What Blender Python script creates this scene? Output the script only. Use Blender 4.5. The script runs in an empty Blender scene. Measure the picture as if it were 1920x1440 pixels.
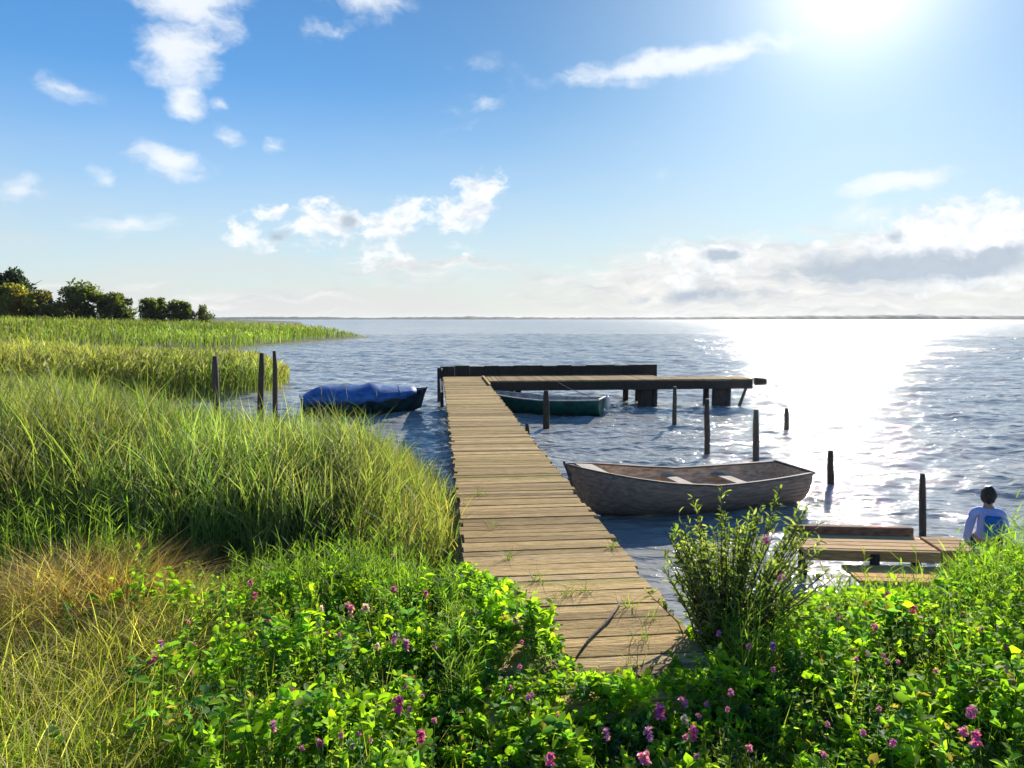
import bpy, bmesh, math, random
import numpy as np
from mathutils import Vector, Matrix

# ------------------------------------------------------------------ camera, sky, sun
S = bpy.context.scene
COL = S.collection
R = math.radians
H = 3.2                       # camera height above the water
F = 1387.0                    # focal length in photo pixels (1920 wide)
TH = math.atan(122 / F)       # camera looks slightly down
cam_d = bpy.data.cameras.new('camera'); cam = bpy.data.objects.new('camera', cam_d); COL.objects.link(cam)
cam_d.sensor_width = 36; cam_d.lens = F / 1920 * 36; cam_d.clip_start = .05; cam_d.clip_end = 40000
cam.location = (0, 0, H); cam.rotation_euler = (math.pi / 2 - TH, 0, 0)
S.camera = cam
S.view_settings.view_transform = 'Standard'; S.view_settings.look = 'None'
S.view_settings.exposure = 0.85; S.view_settings.gamma = 1

def ray(px, py):
    a, b = px - 960, py - 720
    return Vector((a, F * math.cos(TH) - b * math.sin(TH), -F * math.sin(TH) - b * math.cos(TH)))
def at_z(px, py, z=0.0):
    d = ray(px, py); return Vector((0, 0, H)) + d * ((z - H) / d.z)
def at_d(px, py, D):
    d = ray(px, py); return Vector((0, 0, H)) + d * (D / d.y)
def azel(px, py):
    d = ray(px, py).normalized(); return math.atan2(d.x, d.y), math.asin(d.z)

SUN_AZ, SUN_EL = azel(1610, -75)
sd = Vector((math.sin(SUN_AZ) * math.cos(SUN_EL), math.cos(SUN_AZ) * math.cos(SUN_EL), math.sin(SUN_EL)))
sun_d = bpy.data.lights.new('sun', 'SUN'); sun = bpy.data.objects.new('sun', sun_d); COL.objects.link(sun)
sun_d.energy = 5.0; sun_d.angle = R(0.5); sun_d.color = (1, .93, .82)
sun.rotation_euler = sd.to_track_quat('Z', 'Y').to_euler()

W = bpy.data.worlds.new('World'); S.world = W; W.use_nodes = True
wn, wl = W.node_tree.nodes, W.node_tree.links
wn.clear()
def N(t, **k):
    n = wn.new(t)
    for a, b in k.items(): setattr(n, a, b)
    return n
def M(op, a, b=None, c=None, clamp=False):
    n = N('ShaderNodeMath', operation=op, use_clamp=clamp)
    for i, v in enumerate((a, b, c)):
        if v is None: continue
        if isinstance(v, (int, float)): n.inputs[i].default_value = v
        else: wl.new(v, n.inputs[i])
    return n.outputs[0]
def MIX(f, a, b, mode='MIX'):
    n = N('ShaderNodeMix', data_type='RGBA', blend_type=mode)
    for i, v in ((0, f), (6, a), (7, b)):
        if isinstance(v, (int, float)): n.inputs[i].default_value = v
        elif isinstance(v, tuple): n.inputs[i].default_value = (*v, 1)
        else: wl.new(v, n.inputs[i])
    return n.outputs[2]
sky = N('ShaderNodeTexSky', sky_type='NISHITA'); sky.sun_disc = False
sky.sun_elevation = SUN_EL; sky.sun_rotation = SUN_AZ; sky.air_density = 1.0; sky.dust_density = .35; sky.ozone_density = 2.5
hs = N('ShaderNodeHueSaturation'); hs.inputs['Saturation'].default_value = 1.12; hs.inputs['Value'].default_value = 1.0
wl.new(sky.outputs[0], hs.inputs['Color'])
geo = N('ShaderNodeTexCoord'); sep = N('ShaderNodeSeparateXYZ'); wl.new(geo.outputs['Generated'], sep.inputs[0])
az = M('ARCTAN2', sep.outputs[0], sep.outputs[1]); el = M('ARCSINE', sep.outputs[2])
cmb = N('ShaderNodeCombineXYZ'); wl.new(az, cmb.inputs[0]); wl.new(el, cmb.inputs[1])
def noise(vec, scale, detail=6, rough=.55, xs=1, ys=1, rot=0.0, off=(0, 0)):
    mp = N('ShaderNodeMapping'); wl.new(vec, mp.inputs[0])
    mp.inputs['Scale'].default_value = (xs, ys, 1); mp.inputs['Rotation'].default_value = (0, 0, rot); mp.inputs['Location'].default_value = (*off, 0)
    n = N('ShaderNodeTexNoise'); n.inputs['Scale'].default_value = scale; n.inputs['Detail'].default_value = detail; n.inputs['Roughness'].default_value = rough
    wl.new(mp.outputs[0], n.inputs['Vector']); return n
# warp the coordinates a little so no cloud keeps a plain outline
nw = noise(cmb.outputs[0], 16, 4)
vm = N('ShaderNodeVectorMath', operation='SUBTRACT'); wl.new(nw.outputs['Color'], vm.inputs[0]); vm.inputs[1].default_value = (.5, .5, .5)
vs = N('ShaderNodeVectorMath', operation='SCALE'); wl.new(vm.outputs[0], vs.inputs[0]); vs.inputs['Scale'].default_value = .04
va = N('ShaderNodeVectorMath', operation='ADD'); wl.new(cmb.outputs[0], va.inputs[0]); wl.new(vs.outputs[0], va.inputs[1])
UV = va.outputs[0]
def ell(x0, y0, x1, y1, w, s=1.0):
    """cloud body: a spindle from photo direction 0 to direction 1, w photo pixels thick"""
    a0, e0 = azel(x0, y0); a1, e1 = azel(x1, y1)
    L = math.hypot(a1 - a0, e1 - e0) / 2; ang = math.atan2(e1 - e0, a1 - a0)
    mp = N('ShaderNodeMapping', vector_type='TEXTURE'); wl.new(UV, mp.inputs[0])
    mp.inputs['Location'].default_value = ((a0 + a1) / 2, (e0 + e1) / 2, 0)
    mp.inputs['Rotation'].default_value = (0, 0, ang); mp.inputs['Scale'].default_value = (L, w / F, 1)
    ln = N('ShaderNodeVectorMath', operation='LENGTH'); wl.new(mp.outputs[0], ln.inputs[0])
    return M('MULTIPLY', M('SUBTRACT', 1.0, ln.outputs['Value'], clamp=True), s)
def mx(l):
    o = l[0]
    for e in l[1:]: o = M('MAXIMUM', o, e)
    return o
wisp = mx([ell(180, -50, 500, -30, 130, 1.5), ell(250, 20, 460, 0, 90, 1.3), ell(300, -10, 365, 200, 95, 1.3), ell(315, 140, 385, 235, 45, 1.0), ell(400, 180, 425, 215, 25, .5),
           ell(560, -20, 800, 0, 60, 1.0), ell(540, 60, 700, 60, 35, .7), ell(20, 140, 230, 190, 30, .5), ell(370, 235, 470, 265, 25, .6),
           ell(480, 270, 550, 265, 20, .8), ell(190, 275, 430, 320, 42, 1.1), ell(145, 330, 240, 325, 30, .8), ell(-60, 350, 120, 368, 32, .9),
           ell(100, 415, 380, 430, 30, .9), ell(1000, 152, 1560, 62, 36, 1.45), ell(760, 195, 1000, 190, 30, .4), ell(1560, 355, 1830, 322, 24, 1.6),
           ell(1480, 430, 1760, 380, 40, .6), ell(750, 250, 1000, 230, 30, .3), ell(700, 60, 1150, 200, 60, .25), ell(1180, 360, 1290, 290, 40, .3)])
puff = mx([ell(840, 400, 960, 310, 58, 1.2), ell(780, 420, 950, 380, 55, 1.1), ell(640, 440, 850, 390, 60, 1.2), ell(480, 440, 720, 400, 60, 1.1),
           ell(390, 420, 560, 455, 42, .9), ell(440, 395, 560, 390, 26, .8), ell(620, 470, 800, 490, 40, .8), ell(820, 470, 940, 480, 40, .45),
           ell(1560, 450, 2100, 420, 75, 1.6), ell(1450, 485, 2200, 470, 80, 1.5), ell(1150, 480, 1560, 470, 46, .9), ell(1100, 520, 1500, 530, 50, .5),
           ell(2000, 440, 2600, 420, 130, 1.2), ell(-700, 420, -100, 380, 120, .9)])
grey = mx([ell(1380, 500, 1980, 500, 50, 1.1), ell(1280, 480, 1420, 478, 22, 1.0), ell(1120, 555, 1560, 548, 22, .8), ell(610, 415, 690, 412, 30, .75),
           ell(480, 440, 570, 438, 25, .7), ell(1620, 505, 2100, 478, 40, 1.1), ell(1640, 435, 1700, 430, 20, .6), ell(1850, 515, 2400, 505, 24, 1.0)])
nf = noise(UV, 26, 8, .62, ys=1.6, off=(3.1, 1.7)); nfw = noise(UV, 18, 8, .62, xs=.8, ys=1.7, rot=.12)
nfs0 = noise(UV, 30, 6, .6, ys=1.5, off=(3.1, 1.67)); nfs = M('MULTIPLY_ADD', nfs0.outputs[0], 4.0, -1.75, clamp=True)
def dens(field, nz, amt, lo, hi):
    v = M('MULTIPLY_ADD', M('SUBTRACT', nz, .5), M('MULTIPLY', amt, M('MULTIPLY', field, 4.0, clamp=True)), field)
    mr = N('ShaderNodeMapRange', interpolation_type='SMOOTHSTEP'); wl.new(v, mr.inputs[0]); mr.inputs[1].default_value = lo; mr.inputs[2].default_value = hi
    return mr.outputs[0]
d_w = M('MULTIPLY', dens(wisp, nfw.outputs[0], 2.1, .12, 1.15), .88)
d_p = M('MULTIPLY', dens(puff, nf.outputs[0], 2.9, .22, .95), .94)
d_g = dens(grey, nf.outputs[0], 1.2, .2, .75)
# pale veil towards the horizon
mrh = N('ShaderNodeMapRange'); wl.new(el, mrh.inputs[0]); mrh.inputs[1].default_value = .30; mrh.inputs[2].default_value = .0
veil = M('MULTIPLY', M('POWER', mrh.outputs[0], 1.35), 1.0)
nv = noise(cmb.outputs[0], 7, 5, .5, ys=3.5)
veil = M('MULTIPLY', veil, M('MULTIPLY_ADD', nv.outputs[0], .7, .65), clamp=True)
# brightening around the sun
dt = N('ShaderNodeVectorMath', operation='DOT_PRODUCT'); wl.new(geo.outputs['Generated'], dt.inputs[0]); dt.inputs[1].default_value = tuple(sd)
gl = M('POWER', M('MAXIMUM', dt.outputs['Value'], 0), 3)
gl2 = M('POWER', M('MAXIMUM', dt.outputs['Value'], 0), 260)
base = MIX(1.0, hs.outputs[0], (.52, .80, .98), 'MULTIPLY')
dim = M('SUBTRACT', 1.0, M('MULTIPLY', gl, .55))
vd = N('ShaderNodeVectorMath', operation='SCALE'); wl.new(base, vd.inputs[0]); wl.new(dim, vd.inputs['Scale']); base = vd.outputs[0]
c = MIX(veil, base, (4.3, 4.35, 4.3))
bank = mx([ell(820, 540, 2300, 520, 95, 1.5), ell(1050, 500, 2000, 460, 70, 1.2), ell(-300, 560, 900, 560, 40, .7), ell(500, 500, 1100, 500, 50, .7)])
nb = noise(UV, 9, 7, .6, xs=1.0, ys=6.0, rot=.03); d_b = dens(bank, nb.outputs[0], 2.4, .15, .9)
nb2 = noise(UV, 14, 6, .6, xs=1.0, ys=5.0, rot=.02, off=(5, 2)); fb = M('MULTIPLY_ADD', nb2.outputs[0], 3.5, -1.3, clamp=True)
c = MIX(M('MULTIPLY', d_b, .85), c, MIX(fb, (4.0, 4.1, 4.25), (5.6, 5.5, 5.3)))
c = MIX(d_w, c, (5.5, 5.7, 5.9))
c = MIX(d_p, c, MIX(nfs, (6.2, 6.2, 6.2), (4.2, 4.6, 5.0)))
c = MIX(M('MULTIPLY', d_g, .82), c, (2.4, 2.9, 3.5))
c = MIX(M('MULTIPLY', M('POWER', M('MAXIMUM', dt.outputs['Value'], 0), 38), .30), c, (5.6, 6.1, 7.4))
c = MIX(M('MULTIPLY', gl2, .62), c, (10, 10, 10))
bg = N('ShaderNodeBackground'); bg.inputs[1].default_value = .1; wl.new(c, bg.inputs[0])
wo = N('ShaderNodeOutputWorld'); wl.new(bg.outputs[0], wo.inputs[0])
W.cycles.sampling_method = 'MANUAL'; W.cycles.sample_map_resolution = 512
S.cycles.max_bounces = 7; S.cycles.transmission_bounces = 4; S.cycles.diffuse_bounces = 3; S.cycles.glossy_bounces = 3; S.cycles.transparent_max_bounces = 4
S.cycles.sample_clamp_indirect = 6

# ------------------------------------------------------------------ helpers
rnd = random.Random(11); rg = np.random.default_rng(11)

def tag(o, label=None, cat=None, group=None, kind=None):
    for k, v in (('label', label), ('category', cat), ('group', group), ('kind', kind)):
        if v: o[k] = v
    return o
def link(name, me, mat=None, parent=None, smooth=False):
    o = bpy.data.objects.new(name, me); COL.objects.link(o)
    if mat: me.materials.append(mat)
    if parent: o.parent = parent
    if smooth: me.polygons.foreach_set('use_smooth', [True] * len(me.polygons))
    return o
def empty(name, loc=(0, 0, 0), rz=0.0):
    o = bpy.data.objects.new(name, None); COL.objects.link(o); o.location = loc; o.rotation_euler = (0, 0, rz); o.empty_display_size = .2
    return o

def material(name, col=(.5, .5, .5), rough=.7, nscale=6, namt=.25, bump=.2, bscale=30, stretch=(1, 1, 1), attr=False, trans=0.0, col2=None, spec=.4, coat=0.0, metal=0.0):
    m = bpy.data.materials.new(name); m.use_nodes = True
    nt = m.node_tree; n, l = nt.nodes, nt.links
    p = n['Principled BSDF']; p.inputs['Roughness'].default_value = rough
    p.inputs['Specular IOR Level'].default_value = spec; p.inputs['Coat Weight'].default_value = coat; p.inputs['Metallic'].default_value = metal
    tc = n.new('ShaderNodeTexCoord'); mp = n.new('ShaderNodeMapping'); mp.inputs['Scale'].default_value = stretch; l.new(tc.outputs['Object'], mp.inputs[0])
    nz = n.new('ShaderNodeTexNoise'); nz.inputs['Scale'].default_value = nscale; nz.inputs['Detail'].default_value = 5; nz.inputs['Roughness'].default_value = .6; l.new(mp.outputs[0], nz.inputs['Vector'])
    mr = n.new('ShaderNodeMapRange'); mr.inputs[1].default_value = .3; mr.inputs[2].default_value = .7; l.new(nz.outputs[0], mr.inputs[0])
    mix = n.new('ShaderNodeMix'); mix.data_type = 'RGBA'; l.new(mr.outputs[0], mix.inputs[0])
    c2 = col2 or tuple(max(0, c * (1 - 2 * namt)) for c in col)
    mix.inputs[6].default_value = (*c2, 1); mix.inputs[7].default_value = (*[min(1, c * (1 + namt)) for c in col], 1)
    out = mix.outputs[2]
    if attr:
        at = n.new('ShaderNodeAttribute'); at.attribute_name = 'Col'
        mu = n.new('ShaderNodeMix'); mu.data_type = 'RGBA'; mu.blend_type = 'MULTIPLY'; mu.inputs[0].default_value = 1
        l.new(out, mu.inputs[6]); l.new(at.outputs['Color'], mu.inputs[7]); out = mu.outputs[2]
    l.new(out, p.inputs['Base Color'])
    if bump:
        bz = n.new('ShaderNodeTexNoise'); bz.inputs['Scale'].default_value = bscale; bz.inputs['Detail'].default_value = 4; l.new(mp.outputs[0], bz.inputs['Vector'])
        b = n.new('ShaderNodeBump'); b.inputs['Strength'].default_value = bump; b.inputs['Distance'].default_value = .02; l.new(bz.outputs[0], b.inputs['Height']); l.new(b.outputs[0], p.inputs['Normal'])
    if trans:
        t = n.new('ShaderNodeBsdfTranslucent'); s = n.new('ShaderNodeMixShader'); s.inputs[0].default_value = trans
        g = n.new('ShaderNodeMix'); g.data_type = 'RGBA'; g.blend_type = 'MULTIPLY'; g.inputs[0].default_value = 1; g.inputs[7].default_value = (2.0, 2.35, .7, 1)
        l.new(out, g.inputs[6]); l.new(g.outputs[2], t.inputs[0])
        l.new(p.outputs[0], s.inputs[1]); l.new(t.outputs[0], s.inputs[2]); l.new(s.outputs[0], n['Material Output'].inputs[0])
    return m

def npmesh(name, V, Fq, colors=None):
    """V (n,3); Fq (m,4) quads; colors (n,3) per vertex"""
    me = bpy.data.meshes.new(name); V = np.asarray(V, np.float32); Fq = np.asarray(Fq, np.int32)
    me.vertices.add(len(V)); me.vertices.foreach_set('co', V.ravel())
    me.loops.add(Fq.size); me.loops.foreach_set('vertex_index', Fq.ravel())
    k = Fq.shape[1]
    me.polygons.add(len(Fq)); me.polygons.foreach_set('loop_start', np.arange(0, Fq.size, k, dtype=np.int32)); me.polygons.foreach_set('loop_total', np.full(len(Fq), k, np.int32))
    me.update(calc_edges=True); me.validate()
    if colors is not None:
        a = me.color_attributes.new('Col', 'FLOAT_COLOR', 'POINT')
        c4 = np.ones((len(V), 4), np.float32); c4[:, :3] = colors; a.data.foreach_set('color', c4.ravel())
    return me

class Soup:
    """collects ribbons and leaves as quads"""
    def __init__(s): s.V = []; s.F = []; s.C = []; s.n = 0
    def add(s, V, Fq, C):
        s.V.append(V); s.F.append(Fq + s.n); s.C.append(C); s.n += len(V)
    def ribbons(s, P, Ht, Wd, az, lean, curve, seg, col, p=.8):
        n = len(P); t = np.linspace(0, 1, seg + 1)[None, :]
        hz = np.stack([np.cos(az), np.sin(az), 0 * az], 1)
        horiz = (lean[:, None] * t + curve[:, None] * t ** 2) * Ht[:, None]
        droop = t * (1 - .45 * np.clip(np.abs(curve), 0, 1.2)[:, None] * t)
        c = P[:, None, :] + hz[:, None, :] * horiz[..., None]
        c[..., 2] += Ht[:, None] * droop
        ang = az + math.pi / 2 + rg.normal(0, .7, n)
        side = np.stack([np.cos(ang), np.sin(ang), 0 * ang], 1)
        w = Wd[:, None] * np.clip((1 - t) ** p + .06, 0, 1) * (.55 + .9 * np.clip(t * 3, 0, .5)) * .5
        V = np.stack([c - side[:, None] * w[..., None], c + side[:, None] * w[..., None]], 2).reshape(-1, 3)
        b = (np.arange(n) * (seg + 1) * 2)[:, None] + (np.arange(seg) * 2)[None]
        Fq = np.stack([b, b + 1, b + 3, b + 2], -1).reshape(-1, 4)
        s.add(V, Fq, np.repeat(col, (seg + 1) * 2, 0))
    def leaves(s, P, D, L, Wd, col, fold=.25, up=None):
        """P base, D direction (unit), L length, Wd width"""
        n = len(P)
        if up is None:
            up = np.tile([0, 0, 1.], (n, 1)) + rg.normal(0, .55, (n, 3))
        side = np.cross(D, up); side /= np.linalg.norm(side, axis=1, keepdims=True) + 1e-9
        nr = np.cross(side, D)
        L = L[:, None]; w = Wd[:, None] * .5; f = fold * w
        b = P; tip = P + D * L - nr * L * .12
        l1 = P + D * L * .3 + side * w * .9 + nr * f; l2 = P + D * L * .68 + side * w * .8 + nr * f
        r1 = P + D * L * .3 - side * w * .9 + nr * f; r2 = P + D * L * .68 - side * w * .8 + nr * f
        V = np.stack([b, l1, l2, tip, r2, r1], 1).reshape(-1, 3)
        i = (np.arange(n) * 6)[:, None]
        Fq = np.concatenate([i + np.array([[0, 1, 2, 3]]), i + np.array([[0, 3, 4, 5]])], 0)
        s.add(V, Fq, np.repeat(col, 6, 0))
    def build(s, name, mat, parent=None):
        me = npmesh(name, np.concatenate(s.V), np.concatenate(s.F), np.concatenate(s.C))
        return link(name, me, mat, parent)

def palette(n, cols, jit=.18):
    cols = np.array(cols); i = rg.integers(0, len(cols), n); k = rg.integers(0, len(cols), n); f = rg.random((n, 1))
    return np.clip((cols[i] * f + cols[k] * (1 - f)) * (1 + rg.normal(0, jit, (n, 1))), .004, 1)
def smooth_noise(x, y, scale, seed=0, oct=3):
    r = np.random.default_rng(seed); v = 0; a = 1; tot = 0
    for o in range(oct):
        for k in range(5):
            th = r.random() * 6.283; ph = r.random() * 6.283; fr = (0.7 + .6 * r.random()) * 2 ** o / scale * 6.283
            v = v + a * np.sin((x * math.cos(th) + y * math.sin(th)) * fr + ph); tot += a
        a *= .55
    return v / tot * 1.6
def poly_sd(poly, x, y):
    """signed distance, positive inside"""
    poly = np.array(poly); d2 = np.full(x.shape, 1e18); ins = np.zeros(x.shape, bool); n = len(poly)
    for i in range(n):
        ax, ay = poly[i]; bx, by = poly[(i + 1) % n]
        t = np.clip(((x - ax) * (bx - ax) + (y - ay) * (by - ay)) / ((bx - ax) ** 2 + (by - ay) ** 2), 0, 1)
        d2 = np.minimum(d2, (x - ax - t * (bx - ax)) ** 2 + (y - ay - t * (by - ay)) ** 2)
        c = ((ay > y) != (by > y)) & (x < (bx - ax) * (y - ay) / (by - ay + 1e-12) + ax); ins ^= c
    return np.where(ins, 1, -1) * np.sqrt(d2)

class MB:
    """collects solid pieces as one mesh; per-piece colour"""
    def __init__(s): s.v = []; s.f = []; s.c = []
    def poly(s, v, f, col=(1, 1, 1)):
        b = len(s.v); s.v += [tuple(p) for p in v]; s.f += [tuple(i + b for i in q) for q in f]; s.c += [col] * len(v); return s
    def box(s, c, d, rot=(0, 0, 0), col=(1, 1, 1), jit=0, bev=0.0):
        m = Matrix.Rotation(rot[2], 3, 'Z') @ Matrix.Rotation(rot[1], 3, 'Y') @ Matrix.Rotation(rot[0], 3, 'X')
        hx, hy, hz = d[0] / 2, d[1] / 2, d[2] / 2; b = min(bev, hx * .4, hy * .4, hz * .4)
        if b <= 0:
            v = [Vector((x, y, z)) for z in (-hz, hz) for (x, y) in ((-hx, -hy), (hx, -hy), (hx, hy), (-hx, hy))]
            f = [(3, 2, 1, 0), (4, 5, 6, 7), (0, 1, 5, 4), (1, 2, 6, 5), (2, 3, 7, 6), (3, 0, 4, 7)]
        else:
            ax = [i for i in range(3)]; rings = []
            v = []
            for (z, i) in ((-hz, b), (-hz + b, 0), (hz - b, 0), (hz, b)):
                x, y = hx - i, hy - i; q = b if i == 0 else b * .4
                v += [Vector(p) for p in ((-x + q, -y, z), (x - q, -y, z), (x, -y + q, z), (x, y - q, z), (x - q, y, z), (-x + q, y, z), (-x, y - q, z), (-x, -y + q, z))]
            f = [tuple(range(7, -1, -1)), tuple(range(24, 32))]
            for k in range(3):
                for j in range(8): f.append((k * 8 + j, k * 8 + (j + 1) % 8, k * 8 + 8 + (j + 1) % 8, k * 8 + 8 + j))
        return s.poly([m @ (p + Vector([rnd.uniform(-jit, jit) for _ in range(3)])) + Vector(c) for p in v], f, col)
    def tube(s, pts, rad, n=10, col=(1, 1, 1), rough=0.0, cap=True):
        pts = [Vector(p) for p in pts]; rad = rad if isinstance(rad, (list, tuple)) else [rad] * len(pts); v = []; f = []
        up = None
        for i, p in enumerate(pts):
            t = (pts[min(i + 1, len(pts) - 1)] - pts[max(i - 1, 0)]).normalized()
            if up is None: up = t.orthogonal().normalized()
            up = (up - t * up.dot(t)).normalized(); w = t.cross(up)
            for k in range(n):
                a = k * 2 * math.pi / n; r = rad[i] * (1 + rnd.uniform(-rough, rough))
                v.append(p + up * math.cos(a) * r + w * math.sin(a) * r)
        for i in range(len(pts) - 1):
            for k in range(n): f.append((i * n + k, i * n + (k + 1) % n, i * n + n + (k + 1) % n, i * n + n + k))
        if cap: f += [tuple(range(n - 1, -1, -1)), tuple(range(len(v) - n, len(v)))]
        return s.poly(v, f, col)
    def build(s, name, mat, parent=None, smooth=False):
        me = bpy.data.meshes.new(name); me.from_pydata([tuple(p) for p in s.v], [], s.f); me.update()
        a = me.color_attributes.new('Col', 'FLOAT_COLOR', 'POINT')
        for i, c in enumerate(s.c): a.data[i].color = (*c, 1)
        return link(name, me, mat, parent, smooth)

MATS = dict(
    deck=material('deck_wood', (.48, .335, .155), .9, 9, .25, .6, 22, (.6, 5, 5), attr=True, col2=(.25, .17, .075), spec=.08),
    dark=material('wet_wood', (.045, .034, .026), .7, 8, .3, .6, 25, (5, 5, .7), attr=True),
    post=material('post_wood', (.13, .095, .065), .8, 10, .35, .6, 30, (6, 6, .6), attr=True),
    reed=material('reed_blade', (1, 1, 1), .55, 1.3, .12, 0, attr=True, trans=.45, spec=.25),
    leaf=material('leaf', (1, 1, 1), .62, 3, .2, 0, attr=True, trans=.56, spec=.16),
    bark=material('bark', (.09, .07, .05), .85, 9, .3, .4, 30),
    petal=material('petal', (1, 1, 1), .5, 20, .1, 0, attr=True, trans=.3),
    sedge=material('sedge_blade_shade', (1, 1, 1), .7, 1.3, .12, 0, attr=True, trans=.15, spec=.15),
)

# ------------------------------------------------------------------ ground and water
R1 = [(-.62, 7.0), (-.80, 9.6), (-1.4, 11.2), (-2.7, 12.8), (-6.2, 14.0), (-9.0, 17.0), (-13.5, 22), (-32, 25), (-60, 28), (-60, 6), (-6, 6.6)]
R2 = [(-14.5, 28.4), (-11.5, 29.8), (-10.6, 31.5), (-10.9, 36), (-12.7, 42), (-15.5, 48), (-21, 56), (-28, 61), (-60, 64), (-60, 24), (-24, 25.5)]
R3 = [(-34, 67), (-28, 72), (-29.6, 86), (-28, 106), (-24.5, 128), (-38, 150), (-72, 250), (-110, 400), (-260, 900), (-3000, 2600), (-3000, 60), (-44, 62)]
BANK = [(-80, 6.9), (-6, 6.9), (-1, 6.7), (.3, 6.2), (1.0, 5.6), (1.5, 5.7), (2.2, 6.6), (4, 7.0), (10, 7.4), (80, 9), (80, -60), (-80, -60)]
def land(x, y):
    z = np.full(x.shape, -1.1)
    sb = poly_sd(BANK, x, y)
    t = np.clip((sb + .9) / 1.9, 0, 1); z = np.maximum(z, -1.1 + 1.95 * (t * t * (3 - 2 * t)))
    for P_, w_ in ((R1, 2.0), (R2, 3.0)):
        s_ = poly_sd(P_, x, y); t = np.clip((s_ + w_ * .5) / w_, 0, 1); z = np.maximum(z, -1.1 + 1.22 * t)
    s_ = poly_sd(R3, x, y); z = np.maximum(z, np.where(s_ < 0, -1.1 + 1.25 * np.clip((s_ + 6) / 6, 0, 1), .15 + 2.4 * np.clip(s_ / 70, 0, 1) ** .9))
    z = z + .05 * smooth_noise(x, y, 3.5, 3) * (z > -.5) + np.where(y > 60, .5, 0) * smooth_noise(x, y, 60, 5) * np.clip(s_ / 50, 0, 1)
    return z
def polar_grid(r0, r1, nr, a0, a1, na):
    r = np.geomspace(r0, r1, nr); a = np.linspace(a0, a1, na)
    Rr, A = np.meshgrid(r, a, indexing='ij'); return Rr, A
def grid_faces(nr, na):
    i = (np.arange(nr - 1)[:, None] * na + np.arange(na - 1)[None]).ravel()
    return np.stack([i, i + 1, i + na + 1, i + na], 1)
Rr, A = polar_grid(1.2, 26000, 260, -math.pi, math.pi, 361)
X, Y = Rr * np.sin(A), Rr * np.cos(A)
gm = material('ground_soil', (.06, .075, .025), .9, .35, .5, .4, 8, col2=(.09, .10, .03))
g_me = npmesh('ground', np.stack([X, Y, land(X, Y)], -1).reshape(-1, 3), grid_faces(260, 361)[:, ::-1])
tag(link('ground', g_me, gm, None, True), kind='structure')

nr, na = 1000, 560
Rr, A = np.meshgrid(np.concatenate([np.geomspace(4.5, 160, 930), np.geomspace(163, 26000, 70)]), np.linspace(R(-50), R(50), na), indexing='ij')
X, Y = Rr * np.sin(A), Rr * np.cos(A)
fade = np.clip(1.6 - Rr / 60, .0, 1)
calm = np.clip((Rr - 6) / 10, .35, 1)
wz = 0; rw = np.random.default_rng(4)
for k in range(26):
    th = R(12) + rw.normal(0, .6); wl_ = .28 * 1.13 ** k; ph = rw.random() * 6.28
    wz = wz + .0076 * wl_ ** .6 * np.sin((X * math.sin(th) + Y * math.cos(th)) * 6.283 / wl_ + ph) * np.clip(2.2 - Rr / (wl_ * 90), 0, 1)
wz = wz * calm
w_me = npmesh('water', np.stack([X, Y, wz], -1).reshape(-1, 3), grid_faces(nr, na)[:, ::-1])
wm = bpy.data.materials.new('lake_water'); wm.use_nodes = True
n, l = wm.node_tree.nodes, wm.node_tree.links; p = n['Principled BSDF']
p.inputs['Base Color'].default_value = (.33, .335, .325, 1); p.inputs['Roughness'].default_value = .025; p.inputs['IOR'].default_value = 1.333; p.inputs['Specular IOR Level'].default_value = .5
tc = n.new('ShaderNodeTexCoord')
prev = None
for sc_, st, dist, sx in ((.45, .6, .24, 1.6), (2.3, .85, .15, 1.4), (7, .6, .032, 1.2)):
    mp = n.new('ShaderNodeMapping'); mp.inputs['Scale'].default_value = (1 / sx, 1.5, 1); mp.inputs['Rotation'].default_value = (0, 0, R(-14)); l.new(tc.outputs['Object'], mp.inputs[0])
    nz = n.new('ShaderNodeTexNoise'); nz.inputs['Scale'].default_value = sc_; nz.inputs['Detail'].default_value = 4; nz.inputs['Distortion'].default_value = .4; l.new(mp.outputs[0], nz.inputs['Vector'])
    b = n.new('ShaderNodeBump'); b.inputs['Strength'].default_value = st; b.inputs['Distance'].default_value = dist; l.new(nz.outputs[0], b.inputs['Height'])
    if prev: l.new(prev.outputs[0], b.inputs['Normal'])
    m2 = n.new('ShaderNodeMapping'); m2.inputs['Scale'].default_value = (.5, 1.6, 1); l.new(tc.outputs['Object'], m2.inputs[0])       # gusts: rougher and smoother patches
    gz_ = n.new('ShaderNodeTexNoise'); gz_.inputs['Scale'].default_value = .045; gz_.inputs['Detail'].default_value = 5; gz_.inputs['Roughness'].default_value = .7; l.new(m2.outputs[0], gz_.inputs['Vector'])
    gr = n.new('ShaderNodeMapRange'); gr.inputs[1].default_value = .4; gr.inputs[2].default_value = .6; gr.inputs[3].default_value = st * .45; gr.inputs[4].default_value = min(1, st * 1.35); l.new(gz_.outputs[0], gr.inputs[0]); l.new(gr.outputs[0], b.inputs['Strength'])
    prev = b
l.new(prev.outputs[0], p.inputs['Normal'])
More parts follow.
